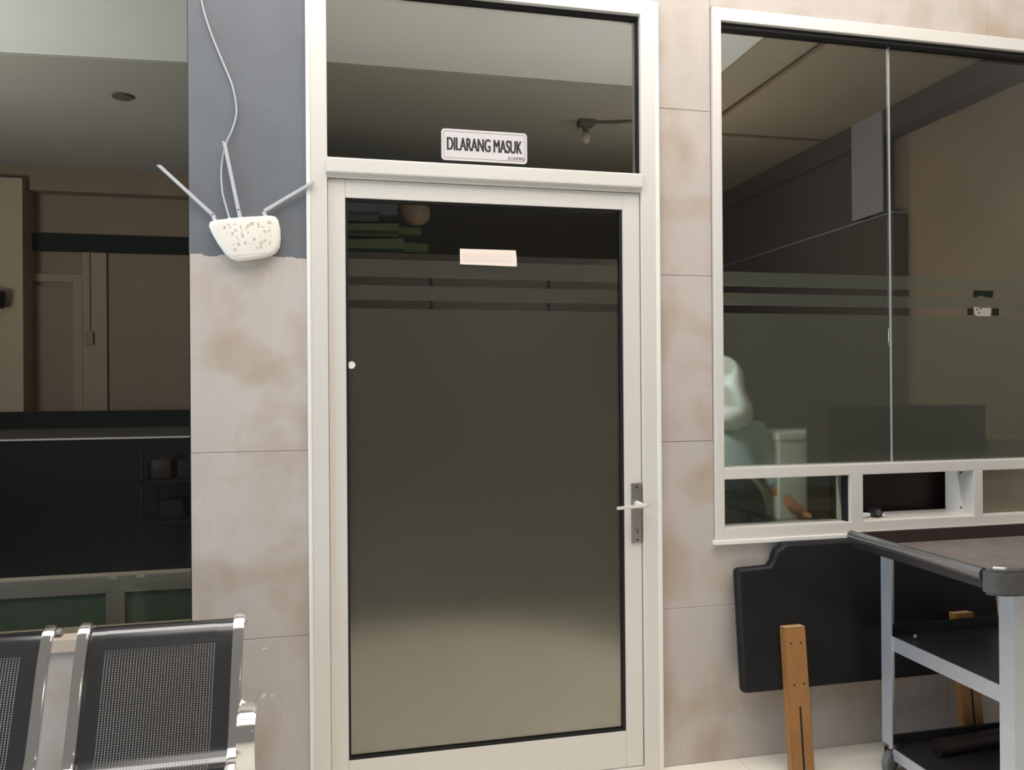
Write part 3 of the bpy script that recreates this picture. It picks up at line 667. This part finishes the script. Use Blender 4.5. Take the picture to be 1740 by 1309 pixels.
# ------------------------------------------------------------------ waiting bench
be = empty('waiting_bench', (-.75, -.45, 0), label='beam bench of black perforated seats with chrome frames by the left pillar', cat='bench')
prof = [(-.205, .672), (-.212, .692), (-.228, .704), (-.248, .706), (-.266, .694), (-.281, .668), (-.300, .63), (-.322, .575), (-.345, .515), (-.368, .455), (-.388, .408), (-.410, .380), (-.440, .366), (-.480, .362), (-.56, .362), (-.66, .366), (-.74, .372), (-.775, .368), (-.80, .350), (-.812, .325)]
PP = [Vector((p[0], p[1], 0)) for p in prof]; PP = spline(PP, 6)
cum = [0]
for a, b in zip(PP, PP[1:]): cum.append(cum[-1] + (b - a).length)
def pat(s):
    s = min(max(s, 0), cum[-1])
    for i in range(len(cum) - 1):
        if cum[i + 1] >= s:
            f = (s - cum[i]) / (cum[i + 1] - cum[i] + 1e-9); return PP[i] + (PP[i + 1] - PP[i]) * f
    return PP[-1]
def seat_shell(x0, x1):
    """sheet with real punched holes in the back and the seat"""
    t = bmesh.new(); pitch = .0074; ps = .0060; S = cum[-1]
    def strip(s0, s1, xa, xb, ns):
        rows = [[t.verts.new((x, *pat(s0 + (s1 - s0) * i / ns).xy)) for x in (xa, xb)] for i in range(ns + 1)]
        for a, b in zip(rows, rows[1:]): t.faces.new((a[0], a[1], b[1], b[0]))
    mx = .043; xa, xb = x0 + mx, x1 - mx; nx = int((xb - xa) / pitch); xb = xa + nx * pitch
    zones = [(.128, .128 + ps * int(.40 / ps))]
    strip(0, S, x0, xa, 70); strip(0, S, xb, x1, 70)
    e = [0] + [v for z in zones for v in z] + [S]
    for a, b in ((e[0], e[1]), (e[2], e[3])): strip(a, b, xa, xb, 30)
    for z0, z1 in zones:
        nz = round((z1 - z0) / ps)
        for j in range(nz):
            for i in range(nx):
                cx = xa + (i + .5) * pitch; cs = z0 + (j + .5) * ps; r = pitch * .205; rv = ps * .34; h = pitch / 2; hv = ps / 2
                sq = [(-h, -hv), (0, -hv), (h, -hv), (h, 0), (h, hv), (0, hv), (-h, hv), (-h, 0)]
                O = [t.verts.new((cx + a, *pat(cs + b).xy)) for a, b in sq]
                I = [t.verts.new((cx + r * math.cos(math.radians(225 + 45 * k)), *pat(cs + rv * math.sin(math.radians(225 + 45 * k))).xy)) for k in range(8)]
                for k in range(8): t.faces.new((O[k], O[(k + 1) % 8], I[(k + 1) % 8], I[k]))
    bmesh.ops.remove_doubles(t, verts=t.verts[:], dist=.0004)
    bmesh.ops.recalc_face_normals(t, faces=t.faces[:])
    k = MB(); k._add(t); return k
barp = [(p.x, p.y) for p in PP]
def side_frame(x0, x1):
    pr_ = [(p[0] - .002, p[1] + .002) for p in barp[::2]]
    return MB().ribbon(pr_, x0, x1, -.016, .004)
SEAT = [(-.703, -.300), (-1.196, -.793)]
for x0, x1 in SEAT:
    o = seat_shell(x0 + .012, x1 - .012).build('perforated_seat', 'seat_metal', be, True)
    side_frame(x0 - .015, x0 + .014).build('side_frame', 'chrome', be, True)
    side_frame(x1 - .014, x1 + .015).build('side_frame', 'chrome', be, True)
    B(x0 + .1, x0 + .15, -.70, -.46, .315, .360, .004).build('seat_bracket', 'black_metal', be)
    B(x1 - .15, x1 - .1, -.70, -.46, .315, .360, .004).build('seat_bracket', 'black_metal', be)
B(-1.21, -.28, -.60, -.53, .265, .316, .006).build('beam', 'black_metal', be)
for x in (-.42, -1.08):
    lg = MB(); lg.tube([(x, -.565, .27), (x, -.565, .06)], .025, 12); lg.tube([(x, -.83, .022), (x, -.76, .05), (x, -.565, .075), (x, -.37, .05), (x, -.30, .022)], [.016, .019, .024, .019, .016], 12)
    lg = lg.build('leg', 'chrome', be, True)
    for y in (-.83, -.30): MB().tube([(x, y, .0), (x, y, .012), (x, y, .02)], [.022, .022, .012], 12).build('foot', 'black_metal', lg, True)
arm = [(-.285, .500), (-.30, .520), (-.34, .536), (-.42, .555), (-.49, .563), (-.535, .556), (-.565, .53), (-.580, .49), (-.578, .44), (-.566, .40), (-.555, .36), (-.55, .31)]
arm = [(v.x, v.y) for v in spline([(a, b, 0) for a, b in arm], 4)]
MB().ribbon(arm, -.270, -.226, .020, .005).build('armrest', 'chrome', be, True)
B(-.283, -.228, -.585, -.54, .272, .31, .004).build('armrest_clamp', 'chrome', be)

# ------------------------------------------------------------------ headboard leaning on the wall
LEAN = math.radians(6.8)
hd = empty('headboard', (1.88, -.14, 0), label='black leatherette headboard with wooden legs leaning on the wall under the window', cat='headboard')
HO = Vector((1.36, -.148, 0)); uz = Vector((.012, math.sin(LEAN), math.cos(LEAN))).normalized(); un = Vector((0, -math.cos(LEAN), math.sin(LEAN)))
def hp(d): return lambda u, v: HO + Vector((1, 0, 0)) * u + uz * v + un * d
W_ = 1.09; B0, B1, B2 = .282, .718, .797
ol = [(.018, B0), (.008, B0 + .003), (.002, B0 + .009), (0, B0 + .020), (0, B1 - .016), (.003, B1 - .005), (.014, B1)]
ol += [(.13, B1 + .004)] + [(.145 + .035 * (1 - math.cos(a)), B1 + .012 + .055 * math.sin(a) ** 1.2) for a in [i * math.pi / 2 / 6 for i in range(1, 7)]] + [(.19, B2), (.22, B2 + .001)]
ol += [(W_ - u, v) for u, v in ol[::-1]]
nn = len(ol)
def inset(d):
    out = []
    for i in range(nn):
        a, b, c = Vector(ol[i - 1]), Vector(ol[i]), Vector(ol[(i + 1) % nn])
        n1 = Vector((b.y - a.y, a.x - b.x)).normalized(); n2 = Vector((c.y - b.y, b.x - c.x)).normalized()
        out.append(b + (n1 + n2) / max(.5, 1 + n1.dot(n2)) * d)
    return out
k = bmesh.new(); rings = []
for dd, ii in ((.0, .015), (-.0015, .011), (-.005, .0065), (-.010, .0035), (-.016, .0008), (-.022, 0), (-.036, .001), (-.042, .004), (-.046, .012)):
    rings.append([k.verts.new(hp(dd)(*p)) for p in inset(ii)])
for a, b in zip(rings, rings[1:]):
    for i in range(nn): k.faces.new((a[i], b[i], b[(i + 1) % nn], a[(i + 1) % nn]))
k.faces.new(rings[0]); k.faces.new(rings[-1][::-1]); bmesh.ops.recalc_face_normals(k, faces=k.faces[:])
kk = MB(); kk._add(k); kk.build('padded_board', 'leather', hd, True)
def hleg(u0):
    c = MB(); c.prism([(u0, .004), (u0 + .086, .004), (u0 + .084, .505), (u0 + .002, .505)], hp(.001), hp(.036), .003); lo = c.build('leg', 'wood', hd)
    MB().prism([(u0 + .004, .5055), (u0 + .082, .5055), (u0 + .082, .5085), (u0 + .004, .5085)], hp(.002), hp(.034)).build('end_grain', 'wood_end', lo)
    MB().prism([(u0 + .040, .02), (u0 + .047, .02), (u0 + .047, .235), (u0 + .040, .235)], hp(.034), hp(.0366)).build('slot', 'dark', lo)
    for du, v in ((.024, .452), (.062, .452), (.026, .310), (.064, .312)): MB().cyl(hp(.0345)(u0 + du, v), hp(.0368)(u0 + du, v), .0035, 8).build('bolt_hole', 'dark', lo)
hleg(.148); hleg(.855)

# ------------------------------------------------------------------ steel trolley
tr = empty('steel_trolley', (2.2, -.5, 0), label='stainless steel trolley with dark trays in front of the headboard', cat='trolley')
TX0, TX1, TY0, TY1 = 1.735, 2.72, -.80, -.20     # tray
B(TX0 + .01, TX1 - .01, TY0 + .01, TY1 - .01, .794, .806, .002).build('tray_deck', 'deck', tr)
B(TX0 + .015, TX1, TY1 - .012, TY1, .794, .850, .003).build('back_lip', 'brown_tube', tr)
ru = MB(); ru.tube([(TX0, TY1 + .005, .838), (TX0, TY0 + .03, .838)], .018, 16); ru.build('side_rail', 'rail_metal', tr, True)
B(TX0 + .004, TX0 + .016, TY0 + .02, TY1, .796, .836, .002).build('rail_skirt', 'black_metal', tr)
fr = MB(); fr.prism([(TX0 - .018, -.775), (TX0 - .012, -.800), (TX0 + .02, -.824), (TX0 + .06, -.83), (TX1, -.83), (TX1, -.79), (TX0 + .06, -.79), (TX0 + .02, -.772)], lambda x, y: (x, y, .786), lambda x, y: (x, y, .857), .008); fr.build('front_bumper', 'grey_rubber', tr, True)
tk = MB(); tk.prism([(TX0 + .006, -.792), (TX0 + .03, -.806), (TX0 + .045, -.80), (TX0 + .02, -.780)], lambda x, y: (x, y, .8565), lambda x, y: (x, y, .8605)); tk.build('tape_patch', 'paper', tr)
def angle_leg(x, y0, y1, back, sx=1):
    t = .004
    L_ = [(0, y0), (0, y1), (.05, y1), (.05, y1 - t), (t, y1 - t), (t, y0)] if back else [(0, y1), (0, y0), (.05, y0), (.05, y0 + t), (t, y0 + t), (t, y1)]
    return MB().prism(L_, lambda u, v: (x + u * sx, v, .10), lambda u, v: (x + u * sx, v, .79)).build('leg', 'stainless', tr)
angle_leg(1.86, -.236, -.184, True); angle_leg(1.86, -.742, -.690, False); angle_leg(2.62, -.236, -.184, True, -1); angle_leg(2.62, -.742, -.690, False, -1)
for y0 in (-.232, -.735):
    g_ = MB(); g_.prism([(TX0 + .004, .826), (TX0 + .03, .828), (1.862, .788), (1.862, .760)], lambda x, z: (x, y0, z), lambda x, z: (x, y0 + .04, z), .002); g_.build('gusset', 'stainless', tr)
for z, nm in ((.468, 'middle'), (.075, 'bottom')):
    s = B(1.866, 2.614, -.738, -.188, z, z + .010, .002).build('shelf_tray', 'shelf', tr)
    B(1.8645, 1.8695, -.69, -.236, z - .032 if nm == 'middle' else z - .022, z + .018, .001).build('shelf_rim', 'stainless', s)
    B(1.87, 2.61, -.196, -.188, z - .03 if nm == 'middle' else z - .02, z + .045, .001).build('back_rim', 'shelf', s)
    B(1.91, 2.57, -.742, -.737, z - .03 if nm == 'middle' else z - .02, z + .014, .001).build('front_rim', 'stainless', s)
def caster(x, y, a):
    c = MB(); c.cyl((x, y, .10), (x, y, .086), .024, 16); r_ = Matrix.Rotation(a, 3, 'Z')
    for s_ in (-1, 1):
        c.obox(Vector((x, y, .062)) + r_ @ Vector((.012, s_ * .017, 0)), .042, .004, .056, r_)
    c = c.build('caster', 'steel', tr)
    ax = r_ @ Vector((0, 1, 0)); ct = Vector((x, y, .0405)) + r_ @ Vector((.022, 0, 0))
    MB().tube([ct - ax * .013, ct - ax * .010, ct + ax * .010, ct + ax * .013], [.034, .040, .040, .034], 24).build('wheel', 'wheel', c, True)
caster(1.885, -.208, math.radians(205)); caster(1.885, -.716, math.radians(200)); caster(2.595, -.208, 0); caster(2.595, -.716, 0)
pi = empty('brown_pipe', (2.2, -.3, .085), label='short dark brown tube lying on the bottom shelf of the trolley', cat='tube')
MB().tube([(1.985, -.300, .113), (2.42, -.262, .113)], .027, 18, True).build('tube_body', 'brown_tube', pi, True)
MB().tube([(1.982, -.3003, .113), (1.990, -.2996, .113)], .0285, 18).build('end_ring', 'cabinet_brown', pi, True)
rs = MB().sphere((1.935, -.262, .488), .008, .008, .010, 12, 8).build('small_bolt', 'steel', None, True); tag(rs, 'tiny pale bolt lying on the middle shelf of the trolley', 'bolt')
